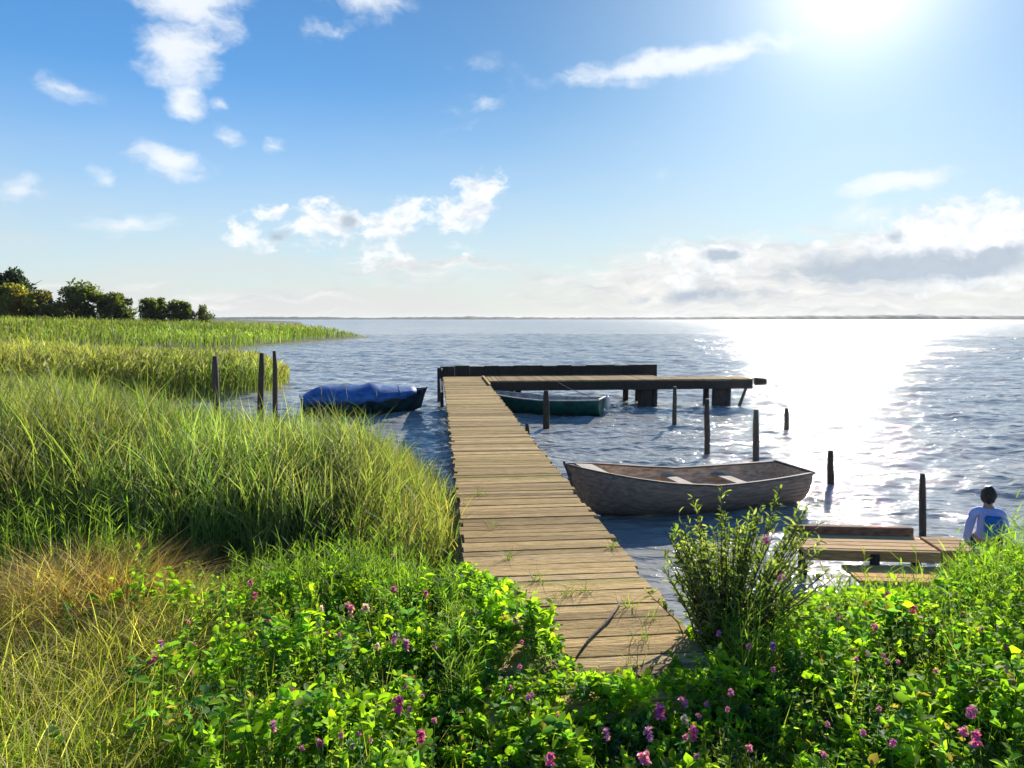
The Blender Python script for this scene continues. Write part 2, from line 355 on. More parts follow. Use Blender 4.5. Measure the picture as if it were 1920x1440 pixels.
# the open lake is ruffled by wind, the water along the shore is sheltered
sx = n.new('ShaderNodeSeparateXYZ'); l.new(tc.outputs['Object'], sx.inputs[0])
lg = n.new('ShaderNodeMath'); lg.operation = 'LOGARITHM'; lg.inputs[1].default_value = 10; l.new(sx.outputs[1], lg.inputs[0])
ad = n.new('ShaderNodeMath'); ad.operation = 'MULTIPLY_ADD'; ad.inputs[1].default_value = .7; l.new(gz_.outputs[0], ad.inputs[0]); l.new(lg.outputs[0], ad.inputs[2])
rr_ = n.new('ShaderNodeMapRange'); rr_.inputs[1].default_value = 1.9; rr_.inputs[2].default_value = 3.4; rr_.inputs[3].default_value = .03; rr_.inputs[4].default_value = .27; l.new(ad.outputs[0], rr_.inputs[0]); l.new(rr_.outputs[0], p.inputs['Roughness'])
tag(link('water', w_me, wm, None, True), kind='structure')

# far shore: a low ridge with woods
X_ = np.linspace(-1900, 7500, 900); T_ = np.linspace(0, 1, 9)
XX, TT = np.meshgrid(X_, T_, indexing='ij')
hh = 13 + 6 * smooth_noise(XX, XX * 0, 900, 1) + 4.5 * np.maximum(0, smooth_noise(XX, XX * 0, 160, 2)) + 3.5 * smooth_noise(XX, TT * 300, 40, 8)
hh = np.maximum(hh, 2.5) + np.clip((XX - 900) / 900, 0, 1) * 8
ZZ = hh * np.sin(np.clip(TT, 0, 1) * math.pi) ** .45 - .5
YY = 4200 - .12 * np.abs(XX) - .12 * XX + 260 * TT + 25 * smooth_noise(XX, TT * 10, 120, 9)
tag(link('far_shore', npmesh('far_shore', np.stack([XX, YY, ZZ], -1).reshape(-1, 3), grid_faces(900, 9)), material('far_woods', (.03, .045, .035), .95, .01, .4, 0)), kind='structure')

# ------------------------------------------------------------------ reeds and grasses
def scatter(poly, n, x0, x1, y0, y1, bias=None):
    out = []
    while sum(len(o) for o in out) < n:
        x = rg.uniform(x0, x1, n * 2); y = rg.uniform(y0, y1, n * 2)
        k = poly_sd(poly, x, y) > 0
        if bias is not None: k &= rg.random(n * 2) < bias(x, y)
        out.append(np.stack([x[k], y[k]], 1))
    return np.concatenate(out)[:n]
def ground_z(P): return land(P[:, 0], P[:, 1])
def in_view(x, y, m=1.5): return np.abs(x) < y * .72 + m

REED_COLS = [(.16, .21, .055), (.10, .15, .045), (.21, .25, .08), (.27, .27, .14), (.13, .155, .07), (.24, .21, .11), (.30, .24, .12)]
def cap(P, xs, ys, lo, hi_=9):
    px = px_of(P[:, 0], P[:, 1]); return np.clip(H - (np.interp(px, xs, ys) - 598) / F * P[:, 1], lo, hi_)
def px_of(x, y, z=1.2):
    return 960 + F * x / (y * math.cos(TH) + (H - z) * math.sin(TH))
def reed_bed(name, P, ht, blades, wid, cols, seg=3, z=None, plume=0.0, label=''):
    s = Soup(); n = len(P); z = ground_z(P) if z is None else z
    B = np.stack([P[:, 0], P[:, 1], np.maximum(z, -.15)], 1); pc = palette(n, cols)
    big_ = np.median(P[:, 1]) / 9; pc = np.clip(pc * (1 + .55 * smooth_noise(P[:, 0], P[:, 1] * .6, 3.2 * big_, 91))[:, None] * (1 + np.array([.25, 0, .1]) * smooth_noise(P[:, 0], P[:, 1], 5 * big_, 92)[:, None]), .01, 1)
    wind = R(25)
    azs = rg.normal(wind, .9, n); ln = np.abs(rg.normal(.07, .07, n))
    s.ribbons(B, ht, np.full(n, wid * .8), azs, ln, np.abs(rg.normal(0, .06, n)), seg, pc * .9, .5)
    for k in range(blades):
        t = rg.uniform(.34, .98, n)
        hz = np.stack([np.cos(azs), np.sin(azs), 0 * azs], 1)
        Q = B + hz * (ln * t * ht)[:, None]; Q[:, 2] += ht * t
        L = ht * rg.uniform(.22, .40, n)
        a2 = rg.uniform(0, 6.283, n)
        s.ribbons(Q, L, wid * rg.uniform(.7, 1.5, n), a2, rg.uniform(.08, .5, n), rg.uniform(.0, .6, n), seg, np.clip(pc * rg.uniform(.75, 1.35, (n, 1)), 0, 1), .8)
    if plume:
        k = rg.random(n) < plume; Q = B[k] + np.stack([np.cos(azs[k]), np.sin(azs[k]), 0 * azs[k]], 1) * (ln[k] * ht[k])[:, None]; Q[:, 2] += ht[k] * .97
        m = k.sum(); s.ribbons(Q, rg.uniform(.12, .25, m), np.full(m, wid * 2.2), azs[k], rg.uniform(.2, .7, m), rg.uniform(0, .5, m), 2, palette(m, [(.36, .30, .20), (.27, .23, .15)]), .6)
    return tag(s.build(name, MATS['reed']), label, 'reeds', kind='stuff')

P = scatter(R1, 23000, -24, 0, 6.5, 25, lambda x, y: np.where(in_view(x, y), np.clip(1.5 - y / 22, .25, 1), 0))
sdn = poly_sd(R1, P[:, 0], P[:, 1]); lat = np.clip((-P[:, 0] - .75) / 2.6, 0, 1)
ht = (1.05 + .85 * lat ** .7) * rg.normal(1, .09, len(P)) + .13 * smooth_noise(P[:, 0], P[:, 1], 3, 6)
ht = np.minimum(ht, cap(P, [0, 150, 300, 400, 520, 600, 700, 760, 800, 840, 880], [722, 736, 765, 785, 800, 800, 808, 825, 855, 895, 960], .4) * rg.normal(.77, .08, len(P)))
reed_bed('reed_bed', P, ht, 6, .0125, REED_COLS, 3, plume=.22, label='tall green reed bed filling the shallows left of the pier')
SG = [(-3.9, 7.4), (-3.6, 9.2), (-2.0, 9.6), (-1.45, 8.6), (-1.5, 7.3)]  # sedge tussocks; dark blade colours also paint the shaded hollow beneath the reeds
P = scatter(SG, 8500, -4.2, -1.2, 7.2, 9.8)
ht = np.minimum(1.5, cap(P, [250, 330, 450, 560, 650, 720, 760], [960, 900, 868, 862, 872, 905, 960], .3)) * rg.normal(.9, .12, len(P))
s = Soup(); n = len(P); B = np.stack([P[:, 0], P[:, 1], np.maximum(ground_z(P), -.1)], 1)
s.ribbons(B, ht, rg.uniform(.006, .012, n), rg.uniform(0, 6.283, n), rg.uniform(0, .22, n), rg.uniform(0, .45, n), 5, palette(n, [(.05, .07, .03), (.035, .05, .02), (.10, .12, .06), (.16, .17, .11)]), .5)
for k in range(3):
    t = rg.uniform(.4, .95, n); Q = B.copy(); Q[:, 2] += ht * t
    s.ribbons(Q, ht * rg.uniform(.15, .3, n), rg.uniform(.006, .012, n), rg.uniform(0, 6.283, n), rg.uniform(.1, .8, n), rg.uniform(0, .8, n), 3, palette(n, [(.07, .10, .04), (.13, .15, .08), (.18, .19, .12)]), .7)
tag(s.build('sedge', MATS['sedge']), 'tussocky sedge with painted hollow shade in front of the tall reeds', 'sedge', kind='stuff')
P = scatter(R2, 13000, -48, -9, 24, 64, lambda x, y: np.where(in_view(x, y, 3), np.clip(2 - y / 32, .3, 1), 0))
ht = 1.5 * rg.normal(1, .1, len(P)) + .22 * smooth_noise(P[:, 0], P[:, 1], 7, 16)
ht = np.minimum(ht, cap(P, [0, 200, 400, 500, 540, 560], [640, 655, 664, 668, 685, 700], .35) * rg.normal(.86, .08, len(P)))
reed_bed('reed_bed', P, ht, 3, .055, [(.26, .26, .07), (.20, .22, .06), (.36, .33, .14), (.16, .18, .05), (.30, .23, .11)], 2, plume=.5, label='yellow-green reed point jutting out behind the three stakes')
P = scatter(R3, 15000, -190, -22, 62, 260, lambda x, y: np.where(in_view(x, y, 5), np.clip(1.5 - y / 170, .08, 1), 0))
ht = 1.25 * rg.normal(1, .15, len(P)) + .35 * smooth_noise(P[:, 0], P[:, 1], 22, 17)
ht = np.clip(np.minimum(ht, (cap(P, [0, 380, 480, 560, 640, 685], [590, 596, 600, 605, 618, 630], .2) - ground_z(P)) * rg.normal(.95, .08, len(P))), .15, 3)
reed_bed('reed_bed', P, ht, 1, .16, [(.15, .19, .045), (.11, .15, .04), (.22, .23, .07), (.19, .17, .06)], 2, label='distant marsh reeds along the low headland')

# ---- foreground bank
def pier_frame(x, y):
    a = PIER_RZ; dx, dy = x - PIER_O[0], y - PIER_O[1]
    return dx * math.cos(a) + dy * math.sin(a), -dx * math.sin(a) + dy * math.cos(a)
DZ = 1.0
vp = ray(818, 598); PIER_RZ = math.atan2(-vp.x, vp.y)
pl, pr = at_z(853, 900, DZ), at_z(1062, 900, DZ)
ax_ = Vector((-math.sin(PIER_RZ), math.cos(PIER_RZ), 0)); lt = Vector((math.cos(PIER_RZ), math.sin(PIER_RZ), 0))
PW = (pr - pl).dot(lt); mid = (pl + pr) / 2
PIER_O = mid - ax_ * (mid.dot(ax_) - 4.2); PIER_L = 24.0; PIER_O.z = 0
print('pier', PW, PIER_O, math.degrees(PIER_RZ), 'sun', math.degrees(SUN_AZ), math.degrees(SUN_EL))

FORE = [(-9, 6.8), (-1.1, 6.7), (.3, 6.1), (1.0, 5.5), (1.6, 5.6), (2.4, 6.4), (9, 7.0), (9, 1.2), (-9, 1.2)]
FX = [0, 240, 310, 430, 520, 650, 850, 900, 1000, 1070, 1235, 1255, 1400, 1450, 1750, 1830, 1920]
FY = [965, 985, 1060, 1090, 1095, 1055, 1060, 1085, 1135, 1285, 1290, 1200, 1150, 1125, 1120, 1075, 1025]
def capf(P, ht, j=.06):
    lim = cap(P, FX, FY, 0) - base_z(P)
    return np.clip(np.minimum(ht, lim * rg.normal(.9, j, len(P))), .02, 2)
def base_z(P):
    lx, ly = pier_frame(P[:, 0], P[:, 1]); z = ground_z(P)
    return np.where((np.abs(lx) < PW / 2) & (ly > -.3), np.maximum(z, DZ - .03), z)
def fore(n, keep, over_=False):
    def b(x, y):
        lx, ly = pier_frame(x, y)
        over = over_ & (lx < -PW / 2 + .72 * np.clip(1 - ly / 2.6, 0, 1)) & (lx > -PW / 2 - .1)
        ok = in_view(x, y, .5) & (~((np.abs(lx) < PW / 2 + .06) & (ly > -.05)) | over) & (y > 2.1)
        return np.where(ok, keep(x, y), 0) * np.clip(1.6 - y * .14, .3, 1)
    return scatter(FORE, n, -6, 6, 2.1, 7, b)
# leafy cover to the right of about x=400 px
def k_leaf(x, y):
    p = px_of(x, y); e = smooth_noise(x, y, 1.1, 30)
    return 1 / (1 + np.exp(-(p - 430 - 260 * e + (y - 4) * 30) / 60))
P = fore(6800, k_leaf, True); n = len(P); p_ = px_of(P[:, 0], P[:, 1])
mound = smooth_noise(P[:, 0], P[:, 1], .95, 21) * 1.35
hs_ = .30 + .15 * mound + .28 * np.clip((p_ - 1350) / 500, 0, 1) * np.clip((P[:, 1] - 2.6) / 2, 0, 1) + .10 * np.clip((900 - p_) / 300, 0, 1)
lx, ly = pier_frame(P[:, 0], P[:, 1])
hs_ *= np.where((np.abs(lx) < PW * .75) & (ly < .1), .62, 1)
hs_ = capf(P, np.clip(hs_ * rg.normal(1, .15, n), .08, .9))
s = Soup(); gz = base_z(P); B = np.stack([P[:, 0], P[:, 1], gz], 1)
LEAF = [(.22, .36, .028), (.32, .45, .03), (.12, .24, .045), (.36, .48, .035), (.08, .18, .08)]
sa = rg.uniform(0, 6.283, n); sl = rg.uniform(0, .5, n); sc2 = palette(n, LEAF)
kind = smooth_noise(P[:, 0], P[:, 1], .9, 77); big = kind > .12; dull = kind < -.3
sc2 = np.where(dull[:, None], sc2 * np.array([.8, .72, 1.6]) + .03, np.where(big[:, None], sc2 * np.array([1.05, 1.05, .9]), sc2))
s.ribbons(B, hs_, np.full(n, .006), sa, sl, np.zeros(n), 2, sc2 * .7, .3)
for k in range(13):
    t = rg.uniform(.25, 1.03, n) ** .7
    Q = B + np.stack([np.cos(sa), np.sin(sa), 0 * sa], 1) * (sl * t * hs_)[:, None]; Q[:, 2] += hs_ * t
    a = rg.uniform(0, 6.283, n); e = rg.normal(.25, .45, n)
    D = np.stack([np.cos(a) * np.cos(e), np.sin(a) * np.cos(e), np.sin(e)], 1)
    L = rg.uniform(.026, .062, n) * (1.15 - .3 * t) * np.where(big, 1.55, np.where(dull, .8, 1)) * np.where(rg.random(n) < .12, 0.02, 1)
    s.leaves(Q, D, L, L * rg.uniform(.5, .8, n) * np.where(dull, .55, 1), np.clip(np.where((rg.random(n) < .03)[:, None], np.array([.30, .22, .08]), sc2) * rg.uniform(.8, 1.25, (n, 1)), 0, 1))
m_ = 900; i_ = rg.integers(0, n, m_); s.ribbons(B[i_], hs_[i_] * rg.uniform(.9, 1.3, m_), np.full(m_, .005), rg.uniform(0, 6.283, m_), rg.uniform(.1, .6, m_), rg.uniform(0, .4, m_), 3, palette(m_, [(.34, .24, .14), (.22, .15, .09), (.45, .38, .24)]), .2)
tag(s.build('leafy_ground_cover', MATS['leaf']), 'bright green leafy ground cover over the near bank', 'ground cover', kind='stuff')
# grass everywhere on the bank, denser left
P = fore(21000, lambda x, y: np.where(px_of(x, y) < 560, 1, .30)); n = len(P)
s = Soup(); B = np.stack([P[:, 0], P[:, 1], ground_z(P)], 1); p_ = px_of(P[:, 0], P[:, 1])
lx, ly = pier_frame(P[:, 0], P[:, 1])
ht = (.30 + .1 * smooth_noise(P[:, 0], P[:, 1], 1.4, 31)) * rg.normal(1, .25, n) * np.where((np.abs(lx) < PW * .8) & (ly < .1), .6, 1)
s.ribbons(B, capf(P, ht * 1.1, .15), rg.uniform(.004, .010, n), rg.uniform(0, 6.283, n), rg.uniform(0, .35, n), rg.uniform(0, .8, n), 3, palette(n, [(.24, .30, .04), (.38, .38, .06), (.14, .21, .03), (.48, .42, .12)]), .7)
tag(s.build('meadow_grass', MATS['reed']), 'fresh green grass growing through the near bank', 'grass', kind='stuff')
# dry golden grass at the left
P = fore(12000, lambda x, y: 1 / (1 + np.exp((px_of(x, y) - 400 - 150 * smooth_noise(x, y, .9, 47)) / 50)) * np.exp(-((y - 5.3 - .5 * smooth_noise(x, y, 1.2, 48)) / .75) ** 2) * (.25 + .75 * (smooth_noise(x, y, 1.1, 41) > 0)) + np.where(px_of(x, y) < 260, .06, 0)); n = len(P)
s = Soup(); B = np.stack([P[:, 0], P[:, 1], ground_z(P)], 1)
ht = (.42 + .12 * smooth_noise(P[:, 0], P[:, 1], 1.4, 43)) * rg.normal(1, .25, n)
s.ribbons(B, capf(P, ht * 1.15, .15), rg.uniform(.005, .012, n), rg.uniform(0, 6.283, n), rg.uniform(0, .4, n), rg.uniform(.1, 1.2, n), 4, palette(n, [(.58, .46, .19), (.48, .35, .14), (.70, .58, .30), (.50, .45, .16), (.36, .36, .09)]), .6)
m_ = 1500; tx = at_z(195, 1150, 1.0); Q = np.stack([rg.normal(tx.x, .34, m_), rg.normal(tx.y, .2, m_), np.zeros(m_)], 1); Q[:, 2] = ground_z(Q)
s.ribbons(Q, np.clip(capf(Q, np.full(m_, .7), .12), .2, 1) * 1.15, rg.uniform(.005, .011, m_), rg.uniform(0, 6.283, m_), rg.uniform(0, .25, m_), rg.uniform(.3, 1.3, m_), 5, palette(m_, [(.42, .25, .11), (.32, .18, .09), (.52, .36, .18)]), .5)
tag(s.build('dry_grass', MATS['reed']), 'golden dry grass in front of the reeds', 'grass', kind='stuff')
# taller rough edge plants hiding the foot of the bank
def edge(x, y): return np.where(px_of(x, y) < 290, .8 * np.exp(-((y - 6.3) / .45) ** 2), 0) + np.where((px_of(x, y) > 430) & (px_of(x, y) < 900), np.exp(-((y - 6.1) / .6) ** 2), 0) + np.where(px_of(x, y) > 1560, np.exp(-((y - 5.6) / .8) ** 2) * np.where(px_of(x, y) > 1790, .8, .12), 0)
P = fore(1700, edge)
m_ = 260; ly_ = rg.uniform(-.2, 2.2, m_); sd_ = np.where(rg.random(m_) < .6, -1, 1); lx_ = sd_ * (PW / 2 + rg.uniform(.03, .22, m_)) + 0 * ly_
ca, sa_ = math.cos(PIER_RZ), math.sin(PIER_RZ); E_ = np.stack([PIER_O.x + lx_ * ca - ly_ * sa_, PIER_O.y + lx_ * sa_ + ly_ * ca], 1); P = np.concatenate([P, E_[(sd_ < 0) | (ly_ < 1.5)]]); n = len(P); s = Soup(); B = np.stack([P[:, 0], P[:, 1], ground_z(P)], 1)
p_ = px_of(P[:, 0], P[:, 1]); ht = np.minimum(np.where(px_of(P[:, 0], P[:, 1]) < 300, .95, np.where((px_of(P[:, 0], P[:, 1]) > 780) & (px_of(P[:, 0], P[:, 1]) < 1400), .45, .75)), cap(P, FX, np.array(FY) - 35, 0) - ground_z(P)) * rg.normal(.85, .2, n)
a0 = rg.uniform(0, 6.283, n); l0 = rg.uniform(0, .25, n); c0 = palette(n, [(.16, .25, .04), (.24, .30, .07), (.12, .19, .05)])
s.ribbons(B, ht, np.full(n, .007), a0, l0, np.zeros(n), 2, c0, .3)
for k in range(14):
    t = rg.uniform(.15, 1, n); Q = B + np.stack([np.cos(a0), np.sin(a0), 0 * a0], 1) * (l0 * t * ht)[:, None]; Q[:, 2] += ht * t
    s.ribbons(Q, rg.uniform(.05, .11, n), rg.uniform(.008, .016, n), rg.uniform(0, 6.283, n), rg.uniform(.3, 1.2, n), rg.uniform(0, .6, n), 2, np.clip(c0 * rg.uniform(.8, 1.3, (n, 1)), 0, 1), .8)
tag(s.build('willowherb', MATS['leaf']), 'slender narrow-leaved weeds along the edge of the bank', 'weeds', kind='stuff')

# ---- the shrub right of the pier
def shrub(name, px0, px1, D, topz, nst, label):
    root = empty(name, ((px0 + px1) / 2 / F * D - 960 / F * D, D, .7)); tag(root, label, 'shrub')
    s = Soup(); st = MB(); w = (px1 - px0) / F * D
    for i in range(nst):
        a = rnd.uniform(0, 6.283); r = rnd.random() ** .5 * rnd.choice((1, 1, 1.2))
        top = Vector((math.cos(a) * r * w * .5 + w * .03, math.sin(a) * r * w * .4, (topz - .7) * (1 - .28 * r ** 2) * rnd.choice((rnd.uniform(.55, .9), rnd.uniform(.8, 1.12)))))
        bse = Vector((top.x * .35 - w * .08, top.y * .35, -.1))
        pts = [bse.lerp(top, t) + Vector((rnd.uniform(-.02, .02), rnd.uniform(-.02, .02), 0)) + Vector((top.x, top.y, 0)) * (-.25 * math.sin(t * 3.14)) for t in (0, .35, .7, 1)]
        st.tube(pts, [.008, .006, .004, .002], 5)
        m = 52; t = rg.uniform(.1, 1, m); P_ = np.array([list(p) for p in pts]); seg = np.clip((t * 3).astype(int), 0, 2); fr = (t * 3 - seg)[:, None]
        Q = P_[seg] * (1 - fr) + P_[seg + 1] * fr
        a = rg.uniform(0, 6.283, m); e = rg.normal(.65, .4, m)
        D_ = np.stack([np.cos(a) * np.cos(e), np.sin(a) * np.cos(e), np.sin(e)], 1); L = rg.uniform(.035, .075, m)
        s.leaves(Q, D_, L, L * .28, palette(m, [(.15, .20, .05), (.22, .27, .07), (.10, .13, .07), (.30, .29, .18)]))
    s.build('foliage', MATS['leaf'], root); st.build('stem', MATS['bark'], root, True)
    return root
shrub('shrub', 1235, 1550, 5.0, 2.03, 165, 'tall grey-green leafy shrub standing between the pier and the jetty')

# ------------------------------------------------------------------ pier
pier = empty('wooden_pier', (PIER_O.x, PIER_O.y, 0), PIER_RZ)
tag(pier, 'long weathered plank pier running out to a dark-edged platform', 'pier')
def deck_tone(y):
    k = rnd.uniform(.72, 1.15) * (1 + .16 * math.sin(y * 1.3) * math.sin(y * .47 + 1)); g = rnd.random()
    if g < .08: return (k * .62, k * .62, k * .66)
    if g < .16: return (k * 1.15, k * 1.2, k * 1.35)
    if g < .30: return (k * .8, k * .88, k * .72)
    return (k, k, k)
def wood_tone(a=.75, b=1.2): k = rnd.uniform(a, b); w = rnd.uniform(-.04, .06); return (k * (1 + w), k, k * (1 - w))
d = MB(); y = -.35
while y < PIER_L:
    w = rnd.uniform(.125, .15)
    d.box((rnd.gauss(0, .014), y + w / 2, DZ - .02 + rnd.uniform(-.005, .005)), (PW + rnd.uniform(-.06, .03), w, .04), (rnd.uniform(-.016, .016), rnd.uniform(-.005, .005), rnd.uniform(-.009, .009)), deck_tone(y), bev=.004)
    y += w + rnd.uniform(.003, .009)
d.build('deck', MATS['deck'], pier)
for sx in (-1, 1):
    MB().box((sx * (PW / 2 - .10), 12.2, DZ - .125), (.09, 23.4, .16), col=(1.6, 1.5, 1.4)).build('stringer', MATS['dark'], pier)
MB().box((PW / 2 - .012, 21.9, DZ + .032), (.07, 3.6, .06), (0, 0, 0), (1.3, 1.25, 1.15), bev=.006).build('edge_rail', MATS['deck'], pier)
for yy in (2.6, 6.0, 9.4, 12.8, 16.2, 19.6, 22.6):
    for sx in (-1, 1):
        x = sx * (PW / 2 - .2)
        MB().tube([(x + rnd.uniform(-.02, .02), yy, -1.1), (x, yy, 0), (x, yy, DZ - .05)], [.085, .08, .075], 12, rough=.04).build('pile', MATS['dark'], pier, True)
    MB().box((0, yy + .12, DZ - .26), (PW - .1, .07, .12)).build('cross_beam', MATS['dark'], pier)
# platform at the head. local x runs to the right
y0, y1 = 22.1, 24.7
PXE = 10.6
d = MB(); x = PW / 2 - .04
while x < PXE:
    w = rnd.uniform(.13, .16)
    yb = y1 if x < 7.3 else y0 + 1.25
    d.box((x + w / 2, (y0 + yb) / 2 - .05, DZ - .022 + rnd.uniform(-.003, .003)), (w, yb - y0, .04), (0, 0, rnd.uniform(-.004, .004)), wood_tone(.5, .85), bev=.004)
    x += w + .012
d.build('platform_deck', MATS['deck'], pier)
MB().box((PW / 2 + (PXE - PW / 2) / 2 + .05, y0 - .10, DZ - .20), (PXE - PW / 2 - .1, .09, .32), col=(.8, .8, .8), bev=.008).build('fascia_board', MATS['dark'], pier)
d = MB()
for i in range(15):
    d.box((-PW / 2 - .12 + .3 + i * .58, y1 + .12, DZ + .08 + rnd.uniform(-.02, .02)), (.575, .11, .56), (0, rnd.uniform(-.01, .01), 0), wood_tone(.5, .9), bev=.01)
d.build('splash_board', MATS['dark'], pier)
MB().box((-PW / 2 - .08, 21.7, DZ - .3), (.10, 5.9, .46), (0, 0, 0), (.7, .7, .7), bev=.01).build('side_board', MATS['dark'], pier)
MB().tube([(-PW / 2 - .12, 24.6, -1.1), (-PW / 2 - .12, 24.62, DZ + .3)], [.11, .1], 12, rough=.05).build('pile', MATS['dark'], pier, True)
for (xa, xb) in ((1.9, None), (6.45, 6.95), (9.25, 9.75)):
    for x in (xa, xb):
        if x is None: continue
        for yy in (y0 + .1, y1 - .25 if x < 7 else y0 + 1.0):
            MB().tube([(x, yy, -1.1), (x + .02, yy, DZ - .06)], [.12, .11], 12, rough=.05).build('pile', MATS['dark'], pier, True)
    if xb: MB().box(((xa + xb) / 2, y0 + .1, .45), (xb - xa, .09, 1.0)).build('brace', MATS['dark'], pier)
MB().tube([(10.0, y0 + .1, -.6), (10.5, y0, DZ - .12)], [.06, .055], 10, rough=.05).build('brace', MATS['dark'], pier, True)
MB().tube([(PXE + .12, y0 - .1, DZ - .1), (PXE + .5, y0 - .08, DZ - .1)], [.14, .13], 12, rough=.06).build('fender_log', MATS['dark'], pier, True)

# ------------------------------------------------------------------ mooring posts (pixel foot, pixel top, thickness px, label)
posts = [
    (407, 790, 403, 668, 12, 'leftmost grey stake rising from the reeds before the yellow reed point'),
    (484, 800, 491, 662, 11, 'slightly leaning grey stake, middle one of the three by the reeds'),
    (516, 800, 515, 658, 9, 'thin straight stake, right one of three, nearest the blue covered boat'),
    (1025, 805, 1024, 732, 12, 'dark mooring post standing right in front of the green boat'),
    (991, 820, 989, 795, 9, 'short post stub between the pier edge and the green boat'),
    (1266, 800, 1265, 725, 8, 'thin pale post under the platform, between its two pairs of piles'),
    (1327, 850, 1326, 748, 10, 'mid-height dark post left of the tallest post in open water'),
    (1419, 862, 1418, 768, 11, 'tall black post rising behind the stern of the brown rowing boat'),
    (1476, 805, 1475, 765, 9, 'short distant post alone right of the platform end'),
    (1559, 915, 1558, 845, 12, 'brown post in the sun glitter just right of the rowing boat'),
    (1735, 1005, 1731, 888, 12, 'tall dark post at the back corner of the small wooden jetty'),
]
for (bx, by, tx, ty, w, lab) in posts:
    b = at_z(bx, by, 0); D = b.y
    t = at_d(tx, ty, D); r = w / F * D / 2 * 1.05
    m = MB(); base = Vector((b.x, b.y, -1.0)); k = [Vector((0, 0, 0)) + (t - base) * q + Vector((rnd.uniform(-.01, .01), rnd.uniform(-.01, .01), 0)) for q in (0, .3, .6, .85, 1)]
    m.tube(k, [r * 1.1, r * 1.05, r, r * .95, r * .72], 12, wood_tone(.4, .9), .07)
    o = m.build('mooring_post', MATS['post'], None, True); o.location = base
    tag(o, lab, 'post', 'mooring posts standing in the water')

# ------------------------------------------------------------------ boats
def boat_points(L, B, Dp, sheer_bow, sheer_stern, ns=26, nv=9, transom=.72, lap=0.0, inset=0.0, rocker=.12):
    """rows from stern (s=0) to bow (s=1); local x forward. returns grid[s][v], v from port gunwale under keel to starboard"""
    g = []
    for i in range(ns):
        s_ = i / (ns - 1)
        half = B / 2 * (transom + (1 - transom) * math.sin(min(s_ / .5, 1) * math.pi / 2)) if s_ < .5 else B / 2 * math.cos(((s_ - .5) / .5) ** 1.7 * math.pi / 2) ** .75
        half = max(half - inset, .004)
        top = Dp + sheer_stern * (1 - s_) ** 2 * (s_ < .5) + sheer_bow * max(0, (s_ - .35) / .65) ** 2
        if s_ < .5: top = Dp + sheer_stern * ((.5 - s_) / .5) ** 2
        keel = rocker * (2 * abs(s_ - .5)) ** 2.5 * (1 if s_ > .5 else .3) + inset
        if s_ > .9: keel += (s_ - .9) * 2.2 * Dp * .8
        x = (s_ - .5) * L; row = []
        q = []
        for v in range(nv + 1):
            u = v / nv                     # 0 gunwale, 1 keel
            zz = top + (keel - top) * u ** (1.25)
            hw = half * (1 - u ** 2.6) ** .62 if u < 1 else 0
            xo = .16 * (1 - u) * L * .35 * max(0, (s_ - .7) / .3) ** 2   # raked stem
            q.append((x + xo - (inset if s_ > .9 else -inset if s_ < .1 else 0), hw, zz))
            if lap and 0 < v < nv: q.append((x + xo, max(hw + lap * (half > .1), 0), zz - .001))
        row = [(a, b, c) for a, b, c in q] + [(a, -b, c) for a, b, c in reversed(q[:-1])]
        g.append(row)
    return g
